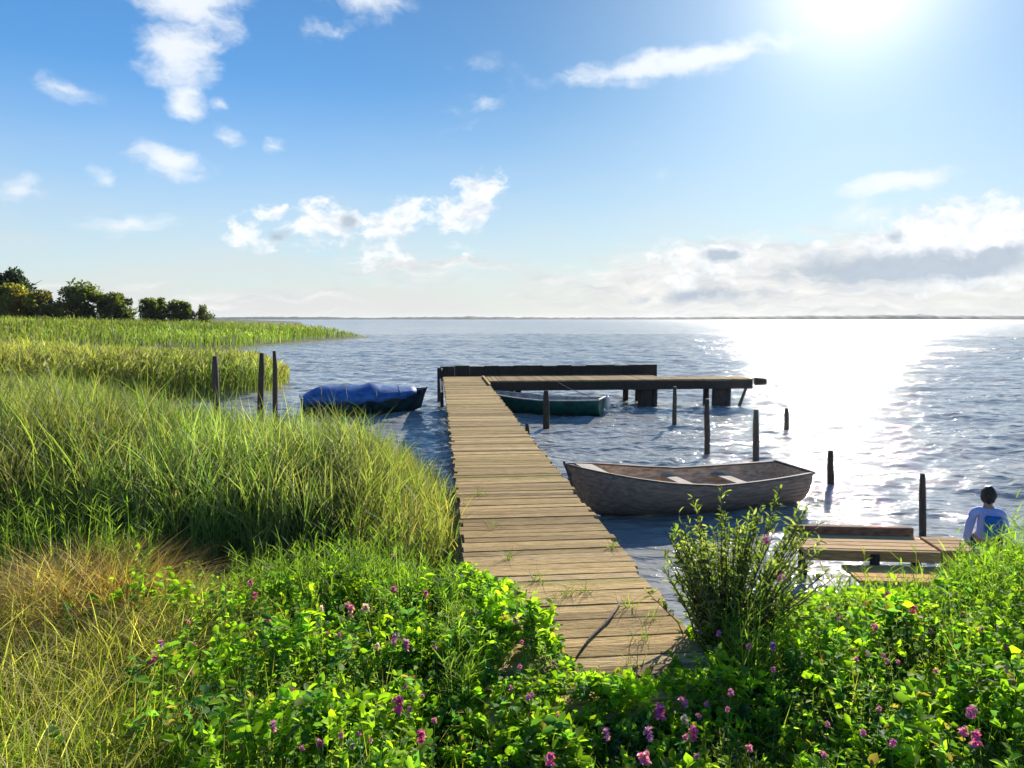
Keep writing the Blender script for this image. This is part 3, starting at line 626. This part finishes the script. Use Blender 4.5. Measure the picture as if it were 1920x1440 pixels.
def boat(name, label, stern, bow, z_water, L, B, Dp, sb, ss, mats, lap=0.0, draft=.12, cover=None, thwarts=(.28, .55), roll=0.0):
    """stern, bow: world xy"""
    d_ = Vector((bow[0] - stern[0], bow[1] - stern[1])); c_ = Vector(((bow[0] + stern[0]) / 2, (bow[1] + stern[1]) / 2))
    root = empty(name, (c_.x, c_.y, z_water - draft), math.atan2(d_.y, d_.x)); tag(root, label, 'boat', 'small boats moored by the pier'); root.rotation_euler[0] = roll
    go = boat_points(L, B, Dp, sb, ss, lap=lap); gi = boat_points(L, B, Dp - .004, sb, ss, inset=.028)
    def loft(g, flip):
        m = MB(); n_ = len(g[0]); v = [p for r_ in g for p in r_]; f = []
        for i in range(len(g) - 1):
            for k in range(n_ - 1):
                q = (i * n_ + k, i * n_ + k + 1, (i + 1) * n_ + k + 1, (i + 1) * n_ + k)
                f.append(q[::-1] if flip else q)
        tr = tuple(range(n_)); f.append(tr if flip else tr[::-1]); m.poly(v, f); return m
    hull = loft(go, False).build('hull', mats['hull'], root); inner = loft(gi, True).build('inner_hull', mats['inner'], root)
    m = MB()                                                    # gunwale rail: a closed strip round the rim
    for side in (0, -1):
        out = [Vector(r_[side]) for r_ in go]
        sg = 1 if side == 0 else -1
        prof = [(-.038, -.012), (.016, -.012), (.016, .018), (-.038, .018)]
        v = []; f = []
        for p_ in out:
            for (a, b) in prof: v.append((p_.x, p_.y + sg * a if abs(p_.y) > .045 else sg * max(a + .038, 0) * .3 + p_.y, p_.z + b))
        for i in range(len(out) - 1):
            for k in range(4): f.append((i * 4 + k, i * 4 + (k + 1) % 4, i * 4 + 4 + (k + 1) % 4, i * 4 + 4 + k))
        f += [(3, 2, 1, 0), tuple(range(len(v) - 4, len(v)))]
        m.poly(v, f)
    m.build('gunwale', mats['rail'], root)
    r0 = go[0]; hw = r0[0][1]; tz = r0[0][2]
    MB().box((r0[0][0] - .012, 0, tz + .012), (.05, hw * 2 + .03, .05), bev=.006).build('transom_cap', mats['rail'], root)
    stem = [Vector(p_) for p_ in go[-1][:len(go[-1]) // 2 + 1]]
    MB().tube([p_ + Vector((.008, -p_.y, 0)) for p_ in [stem[0] + Vector((0.01, 0, .05))] + stem], .022, 8).build('stem_post', mats['rail'], root, True)
    if not cover:
        for t in thwarts:
            i = int(t * 25); w = gi[i][0][1]; z = gi[i][0][2] - .13
            MB().box((gi[i][0][0], 0, z), (.22, w * 1.96, .028), bev=.006).build('thwart', mats['thwart'], root)
        MB().box((0, 0, .085), (L * .55, B * .38, .02), bev=.004).build('floor_boards', mats['inner'], root)
        for k in (8, 9): pass
        MB().poly([gi[22][0][:2] + (gi[22][0][2] + .006,), gi[22][-1][:2] + (gi[22][-1][2] + .006,), gi[24][-1][:2] + (gi[24][-1][2] + .006,), gi[24][0][:2] + (gi[24][0][2] + .006,),
                         gi[22][0][:2] + (gi[22][0][2] - .02,), gi[22][-1][:2] + (gi[22][-1][2] - .02,), gi[24][-1][:2] + (gi[24][-1][2] - .02,), gi[24][0][:2] + (gi[24][0][2] - .02,)],
                        [(0, 1, 2, 3), (7, 6, 5, 4), (0, 4, 5, 1), (2, 6, 7, 3)]).build('bow_deck', mats['rail'], root)
    return root, go
hull_brown = material('weathered_hull', (.36, .265, .205), .8, 4, .3, .35, 18, (1, 5, 6), col2=(.20, .145, .115), spec=.25)
in_brown = material('boat_interior', (.60, .44, .29), .7, 5, .3, .3, 18, (1, 4, 4))
rail_brown = material('boat_rail', (.15, .12, .11), .8, 8, .3, .3, 20)
thw = material('thwart_paint', (.42, .34, .27), .9, 6, .2, .2, 20)
# brown rowing boat
b0 = at_z(1100, 985, 0.0); s0 = at_z(1515, 950, 0.0)
print('rowboat', b0, s0, (b0 - s0).length)
rb, gb = boat('rowing_boat', 'weathered brown wooden rowing boat, the nearest boat, its bow towards the pier', (s0.x + .05, s0.y + .55), (b0.x - .22, b0.y + .55), 0, 4.05, 1.5, .62, .34, .06,
     dict(hull=hull_brown, inner=in_brown, rail=rail_brown, thwart=thw), lap=.010, draft=.10)
# green boat
hull_green = material('green_hull', (.012, .085, .062), .4, 5, .4, .15, 20, col2=(.006, .04, .035)); in_grey = material('grey_interior', (.35, .35, .34), .6, 5, .3, .2, 15)
rail_w = material('pale_rail', (.50, .50, .47), .55, 9, .2, .2, 20)
gs = at_z(1140, 782, 0); gbw = at_z(905, 768, 0)
print('green', gs, gbw)
gbt, _ = boat('rowing_boat', 'dark green boat with pale rails moored against the platform', (gs.x, gs.y + .5), (gbw.x, gbw.y - .1), 0, 4.1, 1.5, .62, .2, .05,
     dict(hull=hull_green, inner=in_grey, rail=rail_w, thwart=rail_w), lap=.008)
f_ = MB(); f_.tube([(0, 0, .0), (0, 0, .05), (0, 0, .12), (0, 0, .38), (0, 0, .45), (0, 0, .5)], [.02, .07, .09, .09, .06, .015], 12)
o = f_.build('fender', material('fender_white', (.75, .75, .72), .4, 10, .1, 0), gbt, True); o.location = (-2.14, -.55, .22)
# blue covered boat
hull_navy = material('navy_hull', (.022, .06, .065), .35, 5, .4, .1, 20); blue_rail = material('blue_rail', (.02, .04, .12), .5, 9, .2, .1, 20)
bs = at_z(566, 782, 0); bb = at_z(772, 776, 0)
print('blue', bs, bb)
bc, gc = boat('covered_boat', 'boat under a bright blue tarpaulin, moored left of the pier', (bs.x - .05, bs.y + .4), (bb.x + .12, bb.y + .75), 0, 4.0, 1.6, .70, .22, .02,
     dict(hull=hull_navy, inner=hull_navy, rail=blue_rail, thwart=rail_w), cover=True)
m = MB(); v = []; f = []; nn = 15; rows = 24
for i in range(rows):
    s_ = i / (rows - 1); r_ = gc[min(i, 25)]; hw = max(abs(r_[0][1]), .01) + .03; z = r_[0][2]
    ridge = .36 * math.sin(min(1, s_ / .22) * math.pi / 2) * (1 - .75 * max(0, (s_ - .62) / .38)) + (.05 if .60 < s_ < .66 else 0)
    for k in range(nn):
        u = k / (nn - 1) * 2 - 1
        w_ = .004 * math.sin(i * 1.9 + k * .8) + .006 * math.sin(i * .9 - k * 2.1) + rnd.uniform(-.006, .006)
        if abs(u) < .86: q = u / .86; y_ = q * hw; zz = z + ridge * (1 - abs(q) ** 1.7) + .03 + w_
        else: y_ = math.copysign(hw + .012 + abs(w_) * .4, u); zz = z + .03 - (abs(u) - .86) / .14 * (.17 + .05 * math.sin(i * 1.3))
        v.append((r_[0][0], y_, zz))
for i in range(rows - 1):
    for k in range(nn - 1): a = i * nn + k; f.append((a, a + 1, a + nn + 1, a + nn))
f.append(tuple(range(nn)))
tarp = material('blue_tarp', (.05, .155, .40), .65, 4, .25, .25, 9)
o = m.poly(v, f).build('tarpaulin', tarp, bc, True)
md = o.modifiers.new('thickness', 'SOLIDIFY'); md.thickness = .006; md.offset = 1
m = MB()
for i in (4, 9, 15, 20):
    r_ = gc[i]; hw = abs(r_[0][1]) + .05; z = r_[0][2]
    ridge = .36 * (1 - .75 * max(0, (i / 23 - .62) / .38))
    m.tube([(r_[0][0], u * hw, z + .045 + ridge * (1 - abs(u) ** 1.7)) if abs(u) < 1 else (r_[0][0], u * hw, z - .05) for u in (-1, -.99, -.8, -.5, 0, .5, .8, .99, 1)], .007, 6)
m.build('tie_rope', material('rope_pale', (.35, .33, .28), .8, 30, .2, 0), bc)

# mooring lines, each a thing
rope = material('rope', (.16, .14, .11), .85, 40, .3, .3, 90)
def line(a, b, sag, label, r=.012):
    a, b = Vector(a), Vector(b); m = MB()
    m.tube([a.lerp(b, t) - a - Vector((0, 0, sag * 4 * t * (1 - t))) for t in [i / 14 for i in range(15)]], r, 6)
    o = m.build('mooring_line', rope, None, True); o.location = a; tag(o, label, 'rope', 'mooring lines')
def world(root, p): return Matrix.Translation(root.location) @ root.rotation_euler.to_matrix().to_4x4() @ Vector(p)
def pl_(lx, ly, z): return PIER_O + lt * lx + ax_ * ly + Vector((0, 0, z))
line(world(rb, (2.15, 0, .8)), pl_(PW / 2 - .05, 6.0, DZ - .05), .12, 'slack rope from the brown boat bow to the pier')
line(world(gbt, (-2.0, .3, .68)), pl_(3.3, y0 - .12, DZ - .05), .05, 'short rope from the green boat stern up to the platform')

# ------------------------------------------------------------------ small jetty at the right
jw = at_z(1505, 1030, .42); je = at_z(1760, 1036, .42)
jet = empty('wooden_jetty', (jw.x, jw.y, 0), math.atan2(je.y - jw.y, je.x - jw.x)); JL = (je - jw).length
tag(jet, 'low wooden jetty with tan planks behind the right-hand weeds', 'jetty')
print('jetty', jw, je, JL)
jb = material('jetty_rust_wood', (.26, .14, .09), .95, 8, .3, .4, 25, (1, 6, 6), attr=True)
jt = material('jetty_pale_wood', (.60, .38, .18), .95, 7, .25, .4, 25, (.7, 6, 6), attr=True)
jo = material('jetty_new_wood', (.72, .40, .12), .95, 7, .2, .3, 25, (.7, 6, 6), attr=True)
m = MB()
for i in range(4): m.box((JL / 2, .07 + i * .145, .42), (JL, .135, .045), (0, 0, rnd.uniform(-.004, .004)), wood_tone(.85, 1.2), bev=.006)
m.build('deck', jt, jet)
MB().box((JL / 2, .66, .47), (JL * .98, .10, .14), col=(1, 1, 1), bev=.01).build('back_beam', jb, jet)
MB().box((JL / 2, -.045, .375), (JL, .05, .13), col=(.8, .8, .8), bev=.006).build('front_beam', jt, jet)
m = MB()
for i in range(4): m.box((JL * .62, -.62 + i * .14, .27), (JL * .72, .13, .04), (0, 0, rnd.uniform(-.006, .006)), wood_tone(.9, 1.15), bev=.006)
m.build('step_deck', jo, jet)
MB().box((JL * .62, -.72, .20), (JL * .74, .05, .12), bev=.006).build('step_beam', jt, jet)
for (x, yv) in ((.1, .3), (JL * .52, -.06), (JL - .12, .3), (.1, -.7), (JL * .95, -.7)):
    MB().tube([(x, yv, -1.1), (x, yv, .40 if yv > -.5 else .22)], [.06, .055], 10, rough=.05).build('pile', MATS['dark'], jet, True)
m = MB()
for i in range(4): m.box((JL + .24, .02 + i * .145, .435), (.44, .135, .05), (0, 0, 0), wood_tone(.6, .9), bev=.006)
m.box((JL + .24, -.03, .30), (.44, .04, .26), col=(.7, .6, .5)); m.build('end_landing', jt, jet)

# ------------------------------------------------------------------ person
def skinned(name, joints, edges, mat, parent, sub=2, root=0):
    me = bpy.data.meshes.new(name); me.from_pydata([j[:3] for j in joints], edges, []); o = link(name, me, mat, parent)
    sk = o.modifiers.new('skin', 'SKIN'); sk.use_smooth_shade = True
    sv = me.skin_vertices[0].data if me.skin_vertices else None
    if sv is None:
        bm = bmesh.new(); bm.from_mesh(me); bm.verts.layers.skin.verify(); bm.to_mesh(me); bm.free(); sv = me.skin_vertices[0].data
    for i, j in enumerate(joints):
        r_ = j[3]; sv[i].radius = r_ if isinstance(r_, tuple) else (r_, r_); sv[i].use_root = (i == root)
    ss = o.modifiers.new('sub', 'SUBSURF'); ss.levels = sub; ss.render_levels = sub
    return o
skin = material('skin', (.45, .27, .19), .55, 12, .08, 0); hair_m = material('hair', (.018, .013, .010), .5, 60, .4, .5, 120)
jacket = material('jacket', (.34, .40, .72), .8, 6, .2, .5, 25, col2=(.27, .32, .60)); jeans = material('trousers', (.03, .05, .12), .8, 15, .2, .3, 60); vest = material('backpack_blue', (.01, .13, .42), .6, 8, .2, .3, 40)
pp = at_d(1849, 1024, 9.0)
per = empty('person', (pp.x, pp.y, pp.z - .02), R(-24)); per.scale = (.9, .9, .93); tag(per, 'dark-haired person in a pale blue jacket sitting with back turned at the jetty end', 'person')
# local: +Y faces the water, seat at z=0, pelvis at origin
J = [(0, 0, .10, (.13, .10)), (0, .0, .24, (.12, .085)), (0, -.01, .38, (.135, .09)), (0, .01, .50, (.10, .07)), (0, .03, .565, (.05, .05)), (0, .05, .63, (.062, .07)), (0, .055, .70, (.075, .09)), (0, .05, .765, (.055, .07)),
     (-.17, 0, .475, .05), (-.22, -.03, .25, .038), (-.235, .06, .05, .028), (.17, 0, .475, .05), (.215, -.01, .24, .038), (.14, .20, .16, .028),
     (-.10, .10, .08, .085), (-.12, .48, .08, .06), (-.12, .50, -.34, .042), (-.12, .60, -.38, .035), (.10, .10, .08, .085), (.12, .48, .08, .06), (.12, .50, -.34, .042), (.12, .60, -.38, .035), (0, .148, .675, .016)]
E = [(0, 1), (1, 2), (2, 3), (3, 4), (4, 5), (5, 6), (6, 7), (3, 8), (8, 9), (9, 10), (3, 11), (11, 12), (12, 13), (0, 14), (14, 15), (15, 16), (16, 17), (0, 18), (18, 19), (19, 20), (20, 21), (6, 22)]
skinned('body', J, E, skin, per)
def grow(idx, extra): return [(J[i][0], J[i][1], J[i][2], tuple(r_ + extra for r_ in (J[i][3] if isinstance(J[i][3], tuple) else (J[i][3],) * 2))) for i in idx]
skinned('jacket', grow([0, 1, 2, 3, 8, 9, 10, 11, 12, 13], .018), [(0, 1), (1, 2), (2, 3), (3, 4), (4, 5), (5, 6), (3, 7), (7, 8), (8, 9)], jacket, per)
skinned('trousers', grow([0, 14, 15, 16, 18, 19, 20], .014), [(0, 1), (1, 2), (2, 3), (0, 4), (4, 5), (5, 6)], jeans, per)
bmh = bmesh.new(); bmesh.ops.create_uvsphere(bmh, u_segments=20, v_segments=14, radius=1)
for vv in bmh.verts:
    c = vv.co; k = 1 + .05 * math.sin(c.x * 9 + c.z * 6)
    vv.co = Vector((c.x * .098 * k, c.y * .108 * k + .035 - (.05 if (c.y > .3 and c.z < .25) else 0), c.z * (.125 if c.z > 0 else .135) * k + .715))
me = bpy.data.meshes.new('hair'); bmh.to_mesh(me); bmh.free(); link('hair', me, hair_m, per, True)
for (cx, cy, cz, dx, dy) in ((-.235, .06, .03, -.1, 1), (.13, .22, .16, -.6, .8)):
    for k, (o_, Lf) in enumerate(((-.03, .065), (-.01, .075), (.01, .07), (.03, .055))):
        px_, py_ = (cx + o_ * dy, cy + .05 - o_ * dx)
        skinned('finger', [(px_, py_, cz, .010), (px_ + dx * Lf * .5, py_ + dy * Lf * .5, cz + .004, .009), (px_ + dx * Lf, py_ + dy * Lf, cz - .02, .007)], [(0, 1), (1, 2)], skin, per, 1)
    skinned('thumb', [(cx + .03, cy + .02, cz, .011), (cx + .055, cy + .05, cz, .009), (cx + .06, cy + .075, cz - .008, .008)], [(0, 1), (1, 2)], skin, per, 1)
MB().box((.05, -.13, .33), (.20, .10, .26), (R(-4), 0, 0), bev=.035).build('backpack', vest, per, True)
MB().box((.13, -.10, .28), (.05, .06, .24), (R(-4), 0, 0), bev=.02).build('backpack_pocket', hair_m, per, True)

# ------------------------------------------------------------------ trees on the left
def tree(name, label, px, base_y, top_y, wpx, D, cols, conifer=False, group='trees on the far meadow', nl=5200):
    b = at_d(px, base_y, D); t = at_d(px, top_y, D); gz_ = float(land(np.array([b.x]), np.array([D]))[0]); h = t.z - gz_; w = wpx / F * D
    root = empty(name, (b.x, D, gz_)); tag(root, label, 'tree', group)
    m = MB(); m.tube([(0, 0, -.3), (.1, 0, h * .3), (0, .1, h * .6), (.05, 0, h * .9)], [h * .035, h * .028, h * .018, .03], 8)
    for i in range(7):
        a = rnd.uniform(0, 6.283); z = h * rnd.uniform(.25, .6); m.tube([(0, 0, z), (math.cos(a) * w * .2, math.sin(a) * w * .2, z + h * .08), (math.cos(a) * w * .36, math.sin(a) * w * .36, z + h * .22)], [h * .013, h * .008, .03], 6)
    m.build('trunk', MATS['bark'], root, True)
    nc = 46; a = rg.uniform(0, 6.283, nc); u = rg.uniform(0, 1, nc)
    zc = h * (.10 + .80 * u); prof = np.where(conifer, 1.05 - u, np.sqrt(np.clip(1 - ((u - .38) / .68) ** 2, .05, 1)))
    rr = w * .5 * prof * rg.uniform(.25, 1.0, nc); C = np.stack([np.cos(a) * rr, np.sin(a) * rr, zc], 1); cr = w * rg.uniform(.06, .19, nc) * (.6 + .4 * prof); cc = palette(nc, cols, .2)
    i = rg.integers(0, nc, nl); dv = rg.normal(0, 1, (nl, 3)); dv /= np.linalg.norm(dv, axis=1, keepdims=True)
    Q = C[i] + dv * (cr[i] * rg.uniform(.5, 1.1, nl))[:, None]; Q[:, 2] = np.clip(Q[:, 2], .15, None)
    D_ = dv + rg.normal(0, .6, (nl, 3)); D_ /= np.linalg.norm(D_, axis=1, keepdims=True); L = rg.uniform(.35, .75, nl) * (w / 8) ** .5
    s = Soup(); s.leaves(Q, D_, L, L * .7, np.clip(cc[i] * rg.uniform(.7, 1.3, (nl, 1)), 0, 1)); s.build('crown', MATS['leaf'], root)
G1 = [(.13, .15, .045), (.17, .18, .055), (.09, .10, .04)]; G2 = [(.22, .18, .05), (.28, .21, .06), (.16, .15, .05)]; GC = [(.02, .035, .02), (.025, .045, .025)]
tree('conifer_tree', 'dark conifer rising above the leftmost bushes', 26, 590, 503, 135, 185, GC, True)
tree('broadleaf_tree', 'yellowish round tree at the left edge, in front of the dark conifer', 20, 592, 535, 80, 170, G2)
tree('broadleaf_tree', 'low olive tree sloping down right of the dark conifer', 80, 593, 546, 75, 172, G2)
tree('broadleaf_tree', 'tallest round green tree, standing free right of the conifer clump', 153, 593, 529, 78, 180, G1)
tree('broadleaf_tree', 'broad green tree just right of the tallest round one', 214, 595, 549, 66, 182, G1)
tree('broadleaf_tree', 'wide low dark tree, left one of the three small far trees', 290, 598, 560, 62, 200, G1)
tree('broadleaf_tree', 'small dark tree in the middle of the three far trees', 338, 598, 563, 44, 205, G1)
tree('broadleaf_tree', 'smallest tree, last of the row towards the water', 382, 598, 572, 34, 210, G1, nl=1600)

# ------------------------------------------------------------------ flowers
FL = [(737, 1045, 'uppermost pink flower left of the pier, over the reeds'), (738, 1108, 'pink flower just below the uppermost one left of the pier'), (798, 1117, 'magenta flower nearest the pier edge on its left side'),
      (655, 1143, 'largest mauve flower in the middle left of the leafy bank'), (686, 1146, 'pale mauve flower right beside the largest mauve one'), (603, 1150, 'light pink flower a little left of the mauve pair'),
      (503, 1163, 'dark magenta flower below the shaded reeds at left'), (478, 1121, 'pink flower at the foot of the dark reeds'), (470, 1096, 'small pink flower topmost before the dark reeds'),
      (302, 1211, 'purple flower at the right edge of the golden grass'), (288, 1238, 'magenta flower just under the one by the golden grass'), (543, 1298, 'bright pink flower alone in the lower left leaves'),
      (512, 1366, 'violet flower lowest at the left of the bank'), (740, 1201, 'upper of two purple flowers in the centre-left leaves'), (762, 1213, 'lower right of two purple flowers in the centre-left leaves'),
      (709, 1218, 'pale flower left of the purple pair'), (967, 1168, 'faint pink flower at the left side of the pier foot'), (1040, 1249, 'violet flower at the near end of the planks'),
      (748, 1327, 'magenta flower low in the leaves left of the bright green patch'), (790, 1386, 'dark pink flower near the bottom left of centre'), (1465, 1088, 'tall lilac flower beside the grey-green shrub'),
      (1437, 1016, 'highest pink flower, in the top of the shrub'), (1450, 1216, 'purple flower on the left of the right-hand leaf mound'), (1665, 1120, 'pink flower below the jetty planks'),
      (1711, 1146, 'dark magenta flower right of the flower below the jetty'), (1640, 1178, 'small pink flower in the right-hand leaf mound'), (1840, 1186, 'violet flower under the seated person'),
      (1876, 1183, 'pale pink flower under the seated person'), (1890, 1273, 'large bright pink flower at the right edge'), (1822, 1341, 'lilac flower, top of the lower right trio'),
      (1806, 1375, 'pink flower, left of the lower right trio'), (1830, 1391, 'deep magenta flower, lowest of the lower right trio'), (1238, 1341, 'magenta flower in the bright leaves before the pier'),
      (1216, 1381, 'violet flower below the one before the pier'), (1300, 1380, 'dark pink flower right of centre near the bottom'), (1281, 1320, 'lilac flower under the shrub base'),
      (1285, 1356, 'pale pink flower under the lilac one'), (1032, 1429, 'magenta flower at the bottom edge left of centre'), (1207, 1426, 'bright pink flower at the bottom edge in the centre'), (1137, 1381, 'purple flower in the leaves below the planks')]
fmm = []
for v_ in range(4):
    pal = [[(.68, .20, .62), (.80, .38, .74)], [(.58, .08, .48), (.70, .20, .62)], [(.80, .48, .76), (.88, .66, .84)], [(.48, .16, .62), (.64, .34, .76)]][v_]
    s = Soup(); nP = 26; a = rg.uniform(0, 6.283, nP); e = rg.uniform(-.3, 1.1, nP); D_ = np.stack([np.cos(a) * np.cos(e), np.sin(a) * np.cos(e), np.sin(e)], 1)
    Q = np.stack([0 * a, 0 * a, rg.uniform(-.012, .022, nP)], 1); L = rg.uniform(.014, .026, nP); s.leaves(Q, D_, L, L * .8, palette(nP, pal, .1), fold=.6)
    fmm.append(npmesh('flower_head', np.concatenate(s.V), np.concatenate(s.F), np.concatenate(s.C))); fmm[-1].materials.append(MATS['petal'])
m = MB().tube([(0, 0, 0), (.008, 0, .12), (0, .006, .235), (0, 0, .3)], [.0022, .002, .0018, .0016], 5); st0 = m.build('stem', material('flower_stem', (.10, .19, .04), .6, 8, .2, 0, trans=.2), None, True); st_me = st0.data; bpy.data.objects.remove(st0)
vn = len(FL)
for k in range(60):
    FL.append((rnd.choice((rnd.uniform(300, 1000), rnd.uniform(1250, 1910), rnd.uniform(500, 1900))), rnd.uniform(1150, 1425), None))
FL = [f for f in FL if f[2] or not (1000 < f[0] < 1250 and f[1] < 1310)]
for i, (px, py, lab) in enumerate(FL):
    tiny = lab is None; lab = lab or 'tiny mauve blossom half hidden in the foreground leaves'
    D_over = {(1437, 1016): 4.55, (1465, 1088): 4.4, (1450, 1216): 4.1}.get((px, py))
    z = 1.24 if px < 1350 else 1.34
    if 1000 < px < 1330: z = 1.12
    h_ = at_d(px, py, D_over) if D_over else at_z(px, py, z)
    ro = empty('flower', (h_.x, h_.y, h_.z - .3)); ro.rotation_euler = (0, 0, rnd.uniform(0, 6.28)); tag(ro, lab, 'flower', 'tiny mauve blossoms among the leaves' if tiny else 'pink and purple flowers in the bank plants')
    v_ = 2 if 'pale' in lab or 'faint' in lab or 'light' in lab else 1 if 'magenta' in lab or 'dark' in lab else 3 if ('violet' in lab or 'purple' in lab) else 0
    hd = bpy.data.objects.new('flower_head', fmm[v_]); COL.objects.link(hd); hd.parent = ro; hd.location = (0, 0, .3); sc_ = rnd.uniform(1.0, 1.4) * (1.3 if 'large' in lab or 'bright' in lab else 1); sc_ *= .6 if tiny else 1; hd.scale = (sc_, sc_, sc_ * 1.2)
    so = bpy.data.objects.new('stem', st_me); COL.objects.link(so); so.parent = ro

# a dead stem lying across the near planks
a_, b_ = at_z(1166, 1128, DZ + .012), at_z(1080, 1236, DZ + .0)
m = MB(); m.tube([(0, 0, 0), tuple((b_ - a_) * .35 + Vector((.02, 0, .004))), tuple((b_ - a_) * .7 + Vector((-.012, 0, 0))), tuple(b_ - a_)], [.006, .011, .009, .004], 7, rough=.15)
o = m.build('fallen_stick', MATS['bark'], None, True); o.location = a_ + Vector((0, 0, .012)); tag(o, 'dark dead stick lying diagonally across the near planks of the pier', 'stick')

# ------------------------------------------------------------------ air over the lake
hz = MB(); hz.box((2000, 3500, 11.0), (18000, 9000, 26)); hm = bpy.data.materials.new('lake_haze'); hm.use_nodes = True
n, l = hm.node_tree.nodes, hm.node_tree.links; n.clear(); ho = n.new('ShaderNodeOutputMaterial'); pv = n.new('ShaderNodeVolumePrincipled')
pv.inputs['Density'].default_value = .00004; pv.inputs['Color'].default_value = (.86, .92, 1, 1); pv.inputs['Anisotropy'].default_value = .3; l.new(pv.outputs[0], ho.inputs['Volume'])
o = hz.build('haze', hm); tag(o, kind='stuff')

# grass tufts rooted between the planks
s = Soup()
for (px, py) in ((1062, 1118), (1098, 1112), (955, 1050), (925, 990), (1150, 1030), (1180, 1140), (1205, 1200), (900, 930), (1030, 1130), (1215, 1165), (1190, 1250), (1010, 1090)):
    c_ = at_z(px, py, DZ - .01); m_ = rnd.randint(14, 34)
    Q = np.stack([rg.normal(c_.x, .035, m_), rg.normal(c_.y, .02, m_), np.full(m_, DZ - .02)], 1)
    s.ribbons(Q, rg.uniform(.05, .17, m_), rg.uniform(.004, .008, m_), rg.uniform(0, 6.283, m_), rg.uniform(.1, 1, m_), rg.uniform(0, .8, m_), 3, palette(m_, [(.16, .22, .04), (.26, .28, .07), (.10, .14, .03)]), .6)
tag(s.build('deck_grass', MATS['reed']), 'little grass tufts sprouting between the pier planks', 'grass', kind='stuff')
